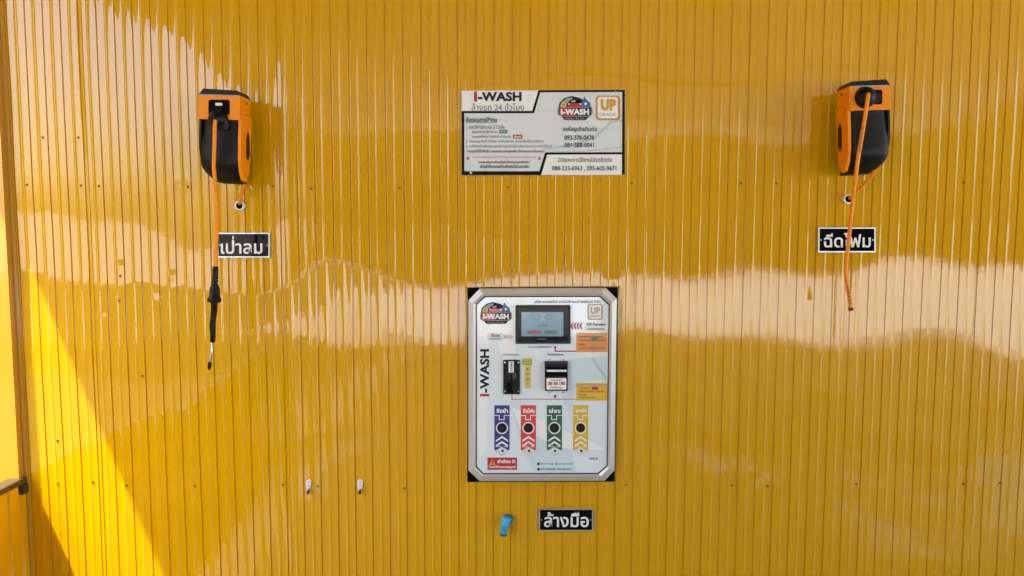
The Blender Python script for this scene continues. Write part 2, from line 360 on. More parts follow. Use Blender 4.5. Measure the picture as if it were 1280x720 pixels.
# ------------------------------------------------------------------ notice board
D = .010
p = W(679, 166, D); sg = thing('notice_board', 'wide printed Thai instruction board with phone numbers, mounted above the payment machine', 'sign', (p.x, -D, p.z))
plate('board', [(577, 219.2), (781, 218.6), (781.5, 112), (577, 113.5)], D, .0015, 'sign_grey', sg, bevel=.0008)
L = D+.0005
flat('header_panel', [[(577.3, 139.5), (666, 139.5), (674, 113.2), (577.3, 113.8)]], L, 'sign_pale', sg)
flat('contact_panel', [[(675, 218.4), (777, 218.2), (777, 193), (683, 193)]], L, 'sign_pale', sg)
flat('swoosh', [[(674, 186), (690, 184), (712, 180), (740, 172), (757, 157), (763, 150), (779, 149), (779, 152), (765, 154), (745, 173), (715, 183), (692, 187)],
                [(690, 189), (730, 188.5), (779, 183), (779, 184.5), (730, 190), (690, 190)]], L, 'swoosh', sg)
L2 = D+.001
bd = [[(577.2, 141.5), (667.5, 141.5), (667.5, 138.7), (577.2, 138.7)], [(664.5, 141.5), (667.6, 141.5), (676, 112.7), (673, 112.8)],
      [(673, 115.4), (781.2, 114.8), (781.3, 112.2), (673.5, 112.8)], [(577.1, 218.9), (580.3, 218.9), (580.3, 141), (577.2, 141)],
      [(777.6, 218.4), (781, 218.4), (781.2, 114), (778, 114)], [(577.2, 219), (675.5, 218.9), (675.5, 214), (577.2, 214)],
      [(672.5, 218.9), (676.3, 218.9), (685, 190.5), (681.5, 190.5)], [(681.5, 193.3), (778, 193), (778, 190.3), (682, 190.5)]]
for k, q in enumerate(bd): flat('border', [q], L2+.00005*k, 'print_black', sg)
def circle_screw(px, py, r, dd, par, m='white', nm='screw_head'): plate(nm, circ(px, py, r, 10), dd+.002, dd, m, par)
circle_screw(588.5, 216, 1.5, L2+.0005, sg); circle_screw(769, 114.5, 1.4, L2+.0005, sg, 'trim_silver')
L3 = D+.0018
text('I', (592.5, 114.3, 596.3, 127), L3, 'ink_red', sg, .05); text('-WASH', (597.3, 114.8, 652, 126.6), L3, 'ink', sg, .045)
text('ล้างรถ 24 ชั่วโมง', (589.5, 129, 655, 138.2), L3, 'ink_soft', sg, .0)
text('ขั้นตอนการใช้งาน', (582.5, 146, 621, 152.6), L3, 'ink_soft', sg, .03); flat('underline', [rect(582.5, 153.2, 621, 153.8)], L3, 'ink_soft', sg)
text('1. เลือกวิธีการชำระเงิน มี 2 วิธีคือ', (582.5, 156.3, 630.5, 161), L3, 'ink_soft', sg, .0)
text('สแกนจ่ายด้วย QR ที่หน้าจอ', (590, 162.2, 621.5, 167), L3, 'ink_soft', sg, .0); flat('green_tab', [rect(624, 162.2, 634.3, 166.8)], L3, 'green', sg)
text('QR PAY', (625, 163.3, 633.3, 165.7), L3+.0005, 'ink_white', sg, .02)
text('หยอดเหรียญ / ธนบัตร ที่ ช่องรับ', (590, 168.5, 638.5, 173), L3, 'ink_soft', sg, .0); flat('red_tab', [rect(641.3, 168.2, 652.8, 173.3)], L3, 'red', sg)
text('สีแดง', (643, 169, 651.3, 172.4), L3+.0005, 'ink_white', sg, .03)
text('2. เลือกเมนู ฉีดน้ำ ฉีดโฟม เป่าลม ล้างมือ กดปุ่มเพื่อเริ่มการใช้งาน', (582.5, 174.5, 679, 179), L3, 'ink_soft', sg, .0)
text('3. กดซ้ำอีกครั้งเพื่อหยุดเวลาและกดปุ่มอื่นเพื่อเปลี่ยนโปรแกรมการล้างได้ทันที', (582.5, 180.7, 689.5, 185.4), L3, 'ink_soft', sg, .0)
text('*กดปุ่มใดก็ได้เพื่อเริ่ม ระบบจะนับเวลาถอยหลัง เมื่อหมดเวลาเครื่องหยุด*', (583.5, 186.8, 681, 191.8), L3, 'ink_brown', sg, .02)
text('โปรดตรวจสอบยอดเงินก่อนกดปุ่ม เครื่องไม่ทอนเงินทุกกรณี', (590, 194.3, 669.5, 198.6), L3, 'ink_pink', sg, .0)
for cx in (585, 674.3):
    flat('warning_triangle', [[(cx-2, 199.4), (cx+2, 199.4), (cx, 195)]], L3, 'ink_red', sg)
text('*หากพบปัญหาหรือเครื่องไม่ทำงานกรุณาติดต่อ*', (596.5, 200.8, 662.5, 205), L3, 'ink_brown', sg, .035)
text('เจ้าหน้าที่ตามเบอร์โทรที่แจ้งไว้ด้านขวามือ*', (600, 205.6, 662.5, 210.2), L3, 'ink_brown', sg, .035)
text('สนใจธุรกิจติดต่อ', (703.5, 157.5, 746.5, 165.8), L3, 'ink_soft', sg, .025)
text('093-378-0478', (705.5, 169, 742.5, 175.2), L3, 'ink_soft', sg, .02)
text('081-588-0041', (705.5, 178.2, 742.5, 184.3), L3, 'ink_soft', sg, .02)
text('มีปัญหาการใช้งานโปรดติดต่อ', (697.5, 196.3, 765, 203.8), L3, 'ink_soft', sg, .01)
text('088-233-6963 , 095-605-9671', (690, 207.3, 770.5, 214.2), L3, 'ink_soft', sg, .025)

def emblem(par, x, y, w, h, D):
    "car wash crest: dark badge, red band, car, drop"
    X = lambda u: x+u*w; Y = lambda v: y+v*h
    P = lambda l: [(X(u), Y(v)) for u, v in l]
    badge = P([(.02, .92-.4), (.0, .62), (.02, .78), (.13, .86), (.2, .98), (.8, .98), (.88, .86), (.98, .78), (1, .62), (.96, .46), (.9, .40), (.83, .25), (.62, .09), (.40, .02), (.2, .10), (.06, .28)])
    flat('badge', [badge[::-1]], D, 'ink', par)
    flat('dome', [P([(.06, .45), (.12, .26), (.26, .12), (.42, .07), (.42, .25), (.25, .3), (.2, .45)])], D+.0003, 'ink_light', par)
    flat('car', [P([(.22, .46), (.28, .30), (.38, .16), (.60, .16), (.70, .30), (.76, .46)])], D+.0006, 'print_black', par)
    flat('car_grille', [P([(.27, .46), (.32, .31), (.66, .31), (.71, .46)])], D+.0009, 'red', par)
    flat('headlight', [P([(.29, .30), (.36, .33), (.34, .37), (.29, .35)])], D+.0012, 'ink_white', par)
    flat('headlight', [P([(.62, .33), (.69, .30), (.69, .35), (.64, .37)])], D+.0012, 'ink_white', par)
    flat('windscreen', [P([(.37, .27), (.41, .19), (.52, .19), (.50, .27)])], D+.0012, 'ink_light', par)
    flat('ball', [circ(X(.17), Y(.38), .085*w, 14)], D+.0012, 'pale_yellow', par); flat('ball_core', [circ(X(.17), Y(.38), .05*w, 12)], D+.0015, 'lime', par)
    flat('drop', [P([(.76, .02), (.82, .17), (.93, .30), (.94, .42), (.86, .47), (.76, .47), (.69, .42), (.68, .30), (.73, .16)])], D+.0015, 'drop', par)
    flat('drop_glint', [P([(.80, .27), (.85, .33), (.80, .40), (.76, .33)])], D+.0018, 'ink_white', par)
    flat('band_rim', [P([(.01, .47), (.99, .47), (.97, .79), (.85, .84), (.14, .84), (.03, .79)])], D+.0021, 'ink_light', par)
    flat('band', [P([(.03, .49), (.97, .49), (.95, .77), (.84, .81), (.15, .81), (.05, .77)])], D+.0024, 'ink', par)
    flat('band_red', [P([(.06, .51), (.45, .51), (.45, .79), (.16, .79), (.07, .75)])], D+.0027, 'red', par)
    text('I-WASH', (X(.09), Y(.53), X(.90), Y(.77)), D+.003, 'ink_white', par, .06)
    text('ล้างรถ 24 ชม.', (X(.22), Y(.86), X(.78), Y(.955)), D+.003, 'ink_pink', par, .02)
def up_logo(par, x0, y0, x1, y1, D, pale=False):
    r = (x1-x0)*.14; w = x1-x0; h = y1-y0
    flat('logo_edge', [rrect(x0, y0, x1, y1, r)], D, 'gold_edge' if not pale else 'pale_gold', par)
    flat('logo_face', [rrect(x0+w*.075, y0+h*.06, x1-w*.1, y1-h*.08, r*.8)], D+.0004, 'sign_pale', par)
    text('UP', (x0+w*.2, y0+h*(.14 if not pale else .2), x1-w*.17, y0+h*.62), D+.0008, 'gold' if not pale else 'pale_gold', par, .07 if not pale else .03)
    text('GRADE', (x0+w*.12, y0+h*.70, x1-w*.18, y0+h*.83), D+.0008, 'ink_light' if not pale else 'pale_gold', par, .02)
emblem(sg, 697, 119.3, 43.8, 31.5, L3); up_logo(sg, 744.8, 119.3, 775.2, 150.3, L3)

# ------------------------------------------------------------------ payment machine
DF = .045
p = W(678, 481, 0); pm = thing('payment_machine', 'octagonal silver framed car wash payment machine with screen and four coloured buttons', 'machine', (p.x, 0, p.z))
plate('backing_plate', [(584, 602.6), (768.3, 602), (772.3, 359), (584.3, 359.8)], .0075, -.001, 'hole', pm)
plate('trim_lip', [(583.6, 359.6), (584.4, 359.8), (772.2, 359.2), (772.6, 358.4)], .010, .003, 'cap', pm)
out = [(585.4, 376), (599.5, 361), (757.5, 360.2), (771, 373.5), (768, 588), (755.5, 601), (599.5, 601.4), (585.6, 588)]
inn = [(596, 381), (606.5, 371.5), (749.5, 371.2), (760.8, 381.5), (758.3, 582), (747.5, 591.3), (604.5, 591.6), (595.8, 583)]
def inset(poly, k, cx=678, cy=481, sx=185, sy=240): return [(x-(x-cx)/sx*2*k, y-(y-cy)/sy*2*k) for x, y in poly]
def framering(name, o_, i_, dO, dI, back, m, par):
    n = len(o_); vs = [W(x, y, dO) for x, y in o_]+[W(x, y, dI) for x, y in i_]
    ob = [Vector((v.x, -back, v.z)) for v in vs[:n]]; ib = [Vector((v.x, -back, v.z)) for v in vs[n:]]
    bm = bmesh.new(); A = [bm.verts.new(v) for v in vs]; B = [bm.verts.new(v) for v in ob+ib]
    for i in range(n):
        j = (i+1) % n
        bm.faces.new((A[i], A[j], A[n+j], A[n+i])); bm.faces.new((A[i], B[i], B[j], A[j])); bm.faces.new((A[n+i], A[n+j], B[n+j], B[n+i]))
        bm.faces.new((B[i], B[n+i], B[n+j], B[j]))
    return bmobj(name, bm, m, par, bevel=.0012, angle=20)
mid = [((a[0]*.42+b[0]*.58), (a[1]*.42+b[1]*.58)) for a, b in zip(out, inn)]
framering('frame', out, mid, DF-.006, DF, .002, 'silver', pm)
framering('inner_rim', mid, [((a[0]*.1+b[0]*.9), (a[1]*.1+b[1]*.9)) for a, b in zip(out, inn)], DF-.001, DF-.006, .004, 'silver', pm)
framering('gasket', [((a[0]*.12+b[0]*.88), (a[1]*.12+b[1]*.88)) for a, b in zip(out, inn)], inn, DF-.005, DF-.007, .005, 'gasket', pm)
DP = DF-.009
plate('fascia', inset(inn, -.4), DP, .006, 'fascia', pm)
a = DP+.0004
flat('swoosh', [[(625, 372), (660, 372), (646, 430), (636, 470), (625, 440), (618, 400)]], a, 'swoosh3', pm)
flat('swoosh', [[(637, 500), (655, 500), (668, 520), (690, 548), (716, 567), (720, 590), (668, 590), (652, 560)]], a, 'swoosh2', pm)
flat('swoosh', [[(733, 440), (737, 440), (757, 470), (757, 476), (750, 468)], [(742, 442), (744, 442), (757, 462), (757, 465)]], a, 'swoosh3', pm)
flat('swoosh', [[(640, 510), (756, 560), (756, 563), (700, 560), (650, 535)]], a+.0003, 'swoosh3', pm)
flat('swoosh', [[(597, 400), (612, 400), (608, 560), (600, 575), (596, 560)]], a, 'swoosh3', pm)
flat('swoosh', [[(700, 450), (757, 445), (757, 475), (720, 478), (712, 520), (704, 500)]], a, 'swoosh2', pm)
a = DP+.0012
text('บริษัท ออลเซอร์วิส เทคโนโลยี แอนด์ ซอฟต์แวร์ จำกัด', (668, 374.8, 750.5, 378.8), a, 'ink_soft', pm, .02)
emblem(pm, 600, 377, 40, 28.5, a); up_logo(pm, 734.5, 380, 753.5, 400, a, True)
# touch screen
sc_ = plate('touch_screen', rrect(644.3, 381.8, 713.2, 429.8, 1.6), DP+.010, DP, 'screen_edge', pm, bevel=.0012)
flat('bezel', [rrect(647, 384.5, 710.6, 427.3, 1)], DP+.0106, 'gloss_black', sc_)
M['lcd'] = bpy.data.materials.new('lcd'); M['lcd'].use_nodes = True; ln = M['lcd'].node_tree; lb = ln.nodes['Principled BSDF']
g = ln.nodes.new('ShaderNodeTexNoise'); g.inputs['Scale'].default_value = 9; cr = ln.nodes.new('ShaderNodeValToRGB')
tcn = ln.nodes.new('ShaderNodeTexCoord'); ln.links.new(tcn.outputs['Object'], g.inputs[0]); ln.links.new(g.outputs[0], cr.inputs[0])
cr.color_ramp.elements[0].position = .35; cr.color_ramp.elements[0].color = (.06, .14, .19, 1); cr.color_ramp.elements[1].position = .68; cr.color_ramp.elements[1].color = (.16, .27, .32, 1)
ln.links.new(cr.outputs[0], lb.inputs['Emission Color']); lb.inputs['Emission Strength'].default_value = .10; lb.inputs['Base Color'].default_value = (.02, .05, .07, 1)
lb.inputs['Roughness'].default_value = .12; lb.inputs['Specular IOR Level'].default_value = .35
flat('display', [rect(651.8, 390, 704.2, 420.4)], DP+.0112, 'lcd', sc_)
M['lcd_light'] = mat('lcd_light', (.12, .14, .13), .2, emit=((.6, .7, .75), .03)); M['lcd_red'] = mat('lcd_red', (.06, .012, .01), .2, emit=((.5, .12, .08), .03)); M['lcd_green'] = mat('lcd_green', (.01, .05, .04), .2, emit=((.06, .4, .28), .02))
M['lcd_ink'] = mat('lcd_dark', (.03, .05, .08), .2)
flat('lcd_glow', [[(652.2, 398), (658, 396), (664, 390.6), (652.2, 390.6)]], DP+.0114, 'lcd_light', sc_)
flat('lcd_figure', [[(674, 402), (682, 402), (680, 396), (682, 391.5), (674, 391.5), (677, 396)]], DP+.0116, 'lcd_light', sc_)
flat('lcd_button', [rrect(659, 413, 676, 417.8, 1)], DP+.0116, 'lcd_red', sc_); flat('lcd_button', [rrect(680, 413, 696, 417.8, 1)], DP+.0116, 'lcd_green', sc_)
text('I-WASH', (672, 405.5, 684, 408.5), DP+.0118, 'lcd_ink', sc_, .02); flat('maker_mark', [rrect(671, 423, 683, 424.8, .8)], DP+.0112, 'ink_soft', sc_)
flat('side_icon', [rect(649, 385.5, 650.4, 394)], DP+.0112, 'ink_soft', sc_)
text('Touch หน้าจอเพื่อเริ่มใช้งาน', (659.5, 432.3, 690, 434.8), a, 'ink_soft', pm, .02)
# badges beside the screen
text('((((', (713.5, 403.5, 728.5, 411.5), a, 'ink_red', pm, .05, 'arrow_marks')
flat('badge_plate', [rrect(731, 402.6, 757.5, 413.6, 2)], a, 'paper', pm); text('QR Payment', (733.5, 403.8, 756.5, 408), a+.0005, 'ink', pm, .03); text('สแกนจ่ายที่หน้าจอ', (734, 409.3, 755, 412.4), a+.0005, 'ink_soft', pm, .02)
flat('badge_plate', [rrect(609, 416, 629, 426, 2)], a, 'paper', pm); text('ปั๊มลม', (614, 416.8, 625, 421), a+.0005, 'ink', pm, .03); text('กดปุ่มเพื่อเริ่ม', (611.5, 421.8, 626, 425.2), a+.0005, 'ink_soft', pm, .02)
text('>>>>', (629.5, 418, 640.5, 424), a, 'ink_pink', pm, .03, 'arrow_marks')
flat('instruction_box', [rect(720.3, 416, 759.3, 440)], a, 'box_orange', pm)
flat('instruction_box', [rect(720.3, 479, 758.7, 500.8)], a, 'box_yellow', pm)
flat('box_header', [rect(720.6, 479.2, 758.5, 483.3)], a+.0004, 'gold', pm)
for k, (s, x1) in enumerate((('สแกนเพื่อชำระเงินผ่านแอป', 754), ('1. กดเลือกราคาบนหน้าจอ QR', 757), ('2. สแกนจ่าย', 732), ('3. รอเครื่องยืนยันแล้วกดปุ่มเริ่ม', 756))):
    text(s, (722.5, 419+k*5, x1, 421.7+k*5), a+.0006, 'ink_brown', pm, .02)
flat('box_tab', [rect(739, 422, 747.5, 425.2)], a+.0009, 'green', pm)
for k, (s, x1) in enumerate((('วิธีหยอดเหรียญและธนบัตร', 754), ('1. หยอดเหรียญ 10 บาท', 737), ('2. ใส่ธนบัตรครั้งละ 1 ใบเท่านั้น', 756), ('    ไม่ทอนเงิน', 733), ('3. กดปุ่มเพื่อเริ่มใช้งาน', 745))):
    text(s, (722.5, 480.2+k*3.9, x1, 482.6+k*3.9), a+.0006, 'ink_brown' if k else 'ink_pink', pm, .03)
flat('box_tab', [rect(740, 483.6, 747.5, 487.3)], a+.0009, 'red', pm)
flat('guide_line', [rect(694.2, 438.3, 720.3, 439.8), rect(693.2, 433, 694.8, 439.8)], a, 'ink_red', pm); flat('guide_dot', [circ(694, 434, 1.6, 10)], a+.0003, 'ink_red', pm)
flat('guide_line', [rect(640, 498.6, 720.3, 499.9), rect(639.2, 492.5, 640.7, 499.9)], a, 'ink_pink', pm); flat('guide_dot', [circ(694, 495, 1.2, 10)], a, 'ink', pm)
# vertical lettering
def vtext(s, x0, y0, x1, y1, m, b): text(s, ((x0, y1), (x0, y0), (x1, y0), (x1, y1)), a, m, pm, b)
vtext('I', 600, 492.3, 611.6, 495.5, 'ink_red', .05); vtext('-WASH', 600, 436.5, 611.6, 491, 'ink', .04)
text('หยอดเหรียญ/coin', (628.5, 442.2, 649, 444.6), a, 'ink_soft', pm, .03); text('ใส่ธนบัตร/banknote', (684.5, 441.4, 704.5, 444.3), a, 'ink_soft', pm, .03)
# coin acceptor
ca = plate('coin_acceptor', rrect(629, 450, 650, 493, 1.2), DP+.007, DP, 'black', pm, bevel=.001)
for sx in (631, 648.2):
    for sy in (453, 489.4): plate('screw_head', circ(sx, sy, 1, 8), DP+.0085, DP+.007, 'trim_silver', ca)
flat('label_strip', [rect(635.7, 451.8, 642.3, 465.6)], DP+.0076, 'white', ca); text('COIN', ((638, 464.5), (638, 453), (640.5, 453), (640.5, 464.5)), DP+.008, 'ink_soft', ca, .03)
plate('slot_guard', rect(633.7, 466.2, 645.6, 474), DP+.010, DP+.007, 'screen_edge', ca, bevel=.0006); plate('reject_button', rect(641, 467, 645, 472.5), DP+.0115, DP+.010, 'cap', ca)
flat('coin_slot', [rect(638.6, 466.5, 640, 491)], DP+.0104, 'hole', ca); flat('coin_chute', [rect(633.6, 478, 638, 490.5)], DP+.0076, 'hole', ca)
# yellow price column
flat('price_column', [rrect(655.6, 455, 663.6, 485.8, 1.2)], a, 'pale_yellow', pm); flat('price_head', [rrect(653, 448, 665, 456.5, 1.5)], a+.0004, 'lime', pm)
flat('price_head_band', [rect(653.8, 449.3, 664.2, 450.6), rect(653.8, 453, 664.2, 454.2)], a+.0007, 'pale_yellow', pm)
for k, s in enumerate(('5', '10', '20', '50')): text(s, (658, 459.5+k*6.4, 660.9, 463+k*6.4), a+.0008, 'ink_soft' if k < 3 else 'box_orange', pm, .04)
# banknote acceptor
ba = plate('banknote_acceptor', [(681.3, 488.6), (709.6, 488.6), (709.8, 452.6), (681, 452.6)], DP+.020, DP, 'black', pm, bevel=.002)
plate('note_lip', [(683.5, 464.7), (708.4, 464.7), (708.4, 462.3), (683.5, 462.3)], DP+.026, DP+.020, 'trim_silver', ba, bevel=.0006)
flat('note_slot', [rect(683.6, 459, 707, 461.7)], DP+.0206, 'hole', ba); flat('lower_slot', [rect(681.8, 466, 709.2, 470)], DP+.0206, 'hole', ba)
plate('top_lip', rect(682, 453, 709, 455.2), DP+.024, DP+.020, 'screen_edge', ba, bevel=.0005)
flat('label_face', [rrect(683, 472.6, 708, 487, 1.5)], DP+.0208, 'sign_pale', ba)
text('รับเฉพาะธนบัตร', (689, 474, 702.5, 476.2), DP+.0214, 'ink_soft', ba, .02); text('20 50 100', (685, 477.2, 706.5, 481.3), DP+.0214, 'ink_red', ba, .06); text('ไม่มีเงินทอน', (688, 483, 703, 485.4), DP+.0214, 'ink_soft', ba, .02)
for sx, sy in ((687.3, 449.6), (704.5, 449.6), (686.5, 491.2), (703.8, 491)): plate('bolt', circ(sx, sy, 1.1, 8), DP+.003, DP, 'trim_silver', pm)
plate('key_lock', circ(694, 496, 1.4, 12), DP+.004, DP, 'cap', pm)
# four program tags with push buttons
for x0, m, s in ((618, 'tag_blue', 'ฉีดน้ำ'), (651, 'tag_red', 'ฉีดโฟม'), (683.5, 'tag_green', 'เป่าลม'), (716.3, 'tag_yellow', 'ดูดฝุ่น')):
    x1 = x0+19; cx = x0+9.5
    tg = flat('program_tag', [[(x0, 562), (cx, 569.8), (x1, 562), (x1, 506.6), (x0, 506.6)]], a, m, pm)
    text(s, (x0+2.8, 510.3, x1-2, 516.2), a+.0005, 'ink_white', tg, .05)
    flat('tag_outline', [rect(x0, 518.9, x0+5.5, 519.8), rect(x0+12.5, 518.9, x1, 519.8), rect(x0+5.5, 518.9, x0+6.4, 524.5), rect(x0+11.7, 518.9, x0+12.6, 524.5), rect(x0+5.5, 524, x0+12.6, 525)], a+.0005, 'ink_white', tg)
    flat('button_ring', [circ(cx, 535, 7.6, 28)], a+.0005, 'ink_white', tg); flat('button_gap', [circ(cx, 535, 6.2, 24)], a+.0008, m, tg)
    bt = plate('push_button', circ(cx, 535, 5.4, 20), DP+.006, DP, 'black', pm, bevel=.0008, smooth=True); flat('button_core', [circ(cx, 535, 2.5, 14)], DP+.0066, 'screen_edge', bt)
    for yy in (545, 551.3): flat('chevron', [[(cx-7.5, yy+5), (cx-7.5, yy+7.3), (cx, yy+2.4), (cx+7.5, yy+7.3), (cx+7.5, yy+5), (cx, yy)]], a+.0005, 'ink_white', tg)
    text('กดเริ่ม - หยุด', (x0+2, 557.2, x1-2, 559.4), a+.0005, 'ink_white', tg, .03)
    flat('diamond', [[(x0+1.4, 563), (cx, 569.2), (x1-1.4, 563), (cx, 558.8)]], a+.0008, 'paper', tg); flat('pictogram', [circ(cx+.8, 563.6, 1.7, 8)], a+.0012, 'ink', tg)
wn = flat('warning_tag', [rect(609.3, 572, 646.3, 587.3)], a, 'red', pm)
flat('warning_triangle', [[(611.4, 581.3), (619.7, 581.3), (615.5, 574)]], a+.0005, 'gold', wn); text('!', (615, 575.8, 616, 580.8), a+.001, 'print_black', wn, .03)
text('คำเตือน !!!', (622, 574, 644, 579), a+.0006, 'ink_white', wn, .04); text('โปรดอ่านวิธีใช้ก่อนหยอดเหรียญทุกครั้ง', (611, 581.8, 644.5, 586), a+.0006, 'ink_white', wn, .03)
flat('contact_icon', [rrect(671.5, 578.2, 674.7, 581.4, .6)], a, 'ink', pm); flat('contact_icon', [circ(673.1, 586.5, 1.7, 12)], a, 'print_black', pm)
text('อีเมล i-wash @ service.co.th', (676, 578.2, 715.5, 581.2), a, 'ink_soft', pm, .02); text('093-378-0478 , 095-605-9671', (676, 585, 714.5, 588), a, 'ink_soft', pm, .02)
text('LINE ID', (737, 572, 747.5, 574.6), a, 'ink_soft', pm, .03)

# ------------------------------------------------------------------ hose reels
def sgn(px, side, c): return px if side > 0 else c
def hose_reel(side, label, front, hose_px, stop, hole_px):
    # front: pixel box of the front face; side=+1 left reel (its right flank shows), -1 right reel
    x0, ytop, x1, ybot, tilt = front
    d = .16; w = x1-x0
    def F(u, v, dd=d):   # u across 0..1, v px down from the top
        return W(x0+u*w+ (-tilt*(v)), ytop+v+tilt*u*w, d) + Vector((0, d-dd, 0)) if dd == d else Vector(((q := W(x0+u*w-tilt*v, ytop+v+tilt*u*w, d)).x, -dd, q.z))
    c = F(.5, 55); t = thing('hose_reel', label, 'hose reel', (c.x, 0, c.z), 'orange and black hose reels on the yellow wall')
    M1 = lambda u: u if side > 0 else 1-u
    def pr(name, pts, df, db, m, bevel=.003, seg=2):
        f = [F(M1(u), v, df) for u, v in pts]; b_ = [Vector((p.x, -db, p.z)) for p in f]
        bm = bmesh.new(); add_prism(bm, f, b_); return bmobj(name, bm, m, t, bevel=bevel, seg=seg, smooth=True)
    # wall bracket
    pr('bracket', [(.25, 20), (.75, 20), (.75, 100), (.25, 100)], .068, .004, 'steel_dark', .002)
    # housing: head block
    hd = pr('housing', [(0, 7.5), (1, 7.5), (1, 38), (0, 38)], .160, .072, 'orange', .004)
    # flank plates with the drum outline (side view profile), orange
    def flank(u0, u1, m, name, prof):
        f = [F(M1(u0), v, dd) for v, dd in prof]; g_ = [F(M1(u1), v, dd) for v, dd in prof]
        bm = bmesh.new(); add_prism(bm, f, g_); return bmobj(name, bm, m, t, bevel=.002, seg=2, smooth=True)
    pf = [(30, .152), (60, .153), (85, .150), (100, .140), (112, .120), (114, .095), (100, .074), (70, .066), (30, .066)]
    flank(.955, 1.03, 'orange', 'side_plate', pf); flank(.0, .05, 'black', 'side_plate', [(v*.8+4, dd) for v, dd in pf])
    flank(1.03, 1.045, 'black', 'side_trim', [(50, .100), (60, .108), (82, .104), (86, .092), (80, .080), (56, .084)])
    # black drum cover, barrel shaped in front view, rounded over at the foot
    rows = []
    N = 14
    for i in range(N+1):
        s = i/N; v = 36+s*80
        k = max(0, (s-.62)/.38); un = .04+.0*s-.0+ (.03*math.sin(s*math.pi)*-1) + .30*k**2.6; ux = .955-.10*k**3
        dep = .156-.004*math.cos(s*3) - .055*k**2.2
        rows.append((v, un, ux, dep))
    vs, fs = [], []; prof2 = [(0, -.075), (0, -.016), (.06, -.004), (.2, 0), (.5, .002), (.8, 0), (.94, -.004), (1, -.016), (1, -.075)]
    for v, un, ux, dep in rows:
        for q, dz in prof2:
            vs.append(F(M1(un+(ux-un)*q), v, dep+dz))
    n = len(prof2)
    for i in range(N):
        for j in range(n-1): fs.append((i*n+j, i*n+j+1, (i+1)*n+j+1, (i+1)*n+j))
    fs.append(tuple(range(n))); fs.append(tuple(range(N*n, N*n+n)))
    dc = obj('drum_cover', vs, fs, 'black_tex', t, smooth=True)
    # top cap, bevelled trapezoid with a silver edge line
    f = [F(M1(u), v, .162) for u, v in ((0, 7.6), (1, 7.6), (.93, 1.5), (.1, 0))]
    b_ = [F(M1(u), v, .070) for u, v in ((0, 7.6), (1, 7.6), (.93, 1.5), (.1, 0))]
    bm = bmesh.new(); add_prism(bm, f, b_); bmobj('top_cap', bm, 'black', t, bevel=.0015, smooth=True)
    f = [F(M1(u), v, .1625) for u, v in ((.02, 8.6), (.98, 8.6), (.98, 7.2), (.02, 7.2))]
    obj('trim_line', f, [(0, 1, 2, 3)], 'ink_light', t)
    for v_ in (14, 30): flank(1.0, 1.012, 'screen_edge', 'side_screw', [(v_-1.6, .108), (v_, .111), (v_+1.6, .108), (v_+1.6, .104), (v_, .101), (v_-1.6, .104)])
    # outlet and stopper
    hx0, hy0, hx1, hy1 = hole_px
    flat('outlet', [rrect(hx0, hy0, hx1, hy1, 3)], .1606, 'hole', t)
    cx, cy, r = stop; C = W(cx, cy, .172)
    prf = [(.0, .022), (.30, .020), (.62, .013), (.86, .004), (1, -.010), (.9, -.018)]
    vs, fs = [], []; R = r/924*2.33; ns = 20
    for i, (q, dd) in enumerate(prf):
        for k in range(ns):
            an = 2*math.pi*k/ns; vs.append(C+Vector((R*max(q, .02)*math.cos(an), -dd, R*max(q, .02)*math.sin(an)*1.03)))
    for i in range(len(prf)-1):
        for k in range(ns): fs.append((i*ns+k, i*ns+(k+1) % ns, (i+1)*ns+(k+1) % ns, (i+1)*ns+k))
    st = obj('hose_stopper', vs, fs, 'black', t, smooth=True)
    ring_v = []
    return t
# left reel
lr = hose_reel(1, 'orange and black hose reel on the left, its hose ending in a black blow gun', (249.2, 110.5, 300.5, 227, .03), None, (271.5, 148.5, 12.5), (260.5, 124.5, 287.3, 143.8))
plate('stopper_lobe', circ(279, 156, 7, 18), .176, .160, 'black', lr, bevel=.003, smooth=True); plate('outlet_roller', rrect(269, 128.5, 277.5, 132, 1.5), .163, .158, 'white', lr)
hp = curve([W(269.5, 150, .197), W(268.6, 158, .198), W(268, 185, .190), W(267.3, 208, .186), W(269.3, 232, .184), W(271.3, 258, .182), W(271.2, 290, .18), W(270, 318, .18), W(269.4, 336, .18)], 8)
hs = tube('hose', hp, .0060, 'hose', lr)
# blow gun: ribbed sleeve, body, flange, grip, steel tube, tip
path = [(269.4, 333, .18), (269.3, 338, .18), (269, 345, .18), (268.6, 354, .18), (268.4, 360, .18), (268.2, 371, .18), (268, 372.5, .18), (268, 377, .18), (267.8, 378.5, .18), (267.5, 390, .18), (266.2, 400, .181), (265.6, 408, .181), (266.2, 418, .181), (265.8, 427, .181), (265.7, 428, .181)]
rad = [.0082, .0084, .0084, .0086, .0150, .0165, .0208, .0212, .0105, .0095, .0088, .0098, .0082, .0080, .0045]
tube('blow_gun', [W(*q) for q in path], .01, 'black', hs, n=16, taper=rad)
for k in range(5): tube('sleeve_ring', [W(269.2, 336+k*3.6, .18), W(269.2, 337.6+k*3.6, .18)], .0096, 'black', hs, n=16)
tube('steel_tube', [W(265.8, 427, .181), W(264.5, 441, .181), W(262.2, 456, .181)], .0036, 'alu', hs)
tube('nozzle_tip', [W(262.5, 452.5, .181), W(262.2, 455, .181), W(261.6, 460, .181), W(261.4, 462, .181)], .005, 'black', hs, taper=[.0048, .0060, .0055, .003])
sp = curve([W(312, 158, .09), W(311.5, 185, .075), W(309, 210, .06), W(304.5, 232, .045), W(300.5, 250, .025), W(298.5, 257.5, -.01)], 8)
sh = tube('supply_hose', sp, .0052, 'hose', lr)
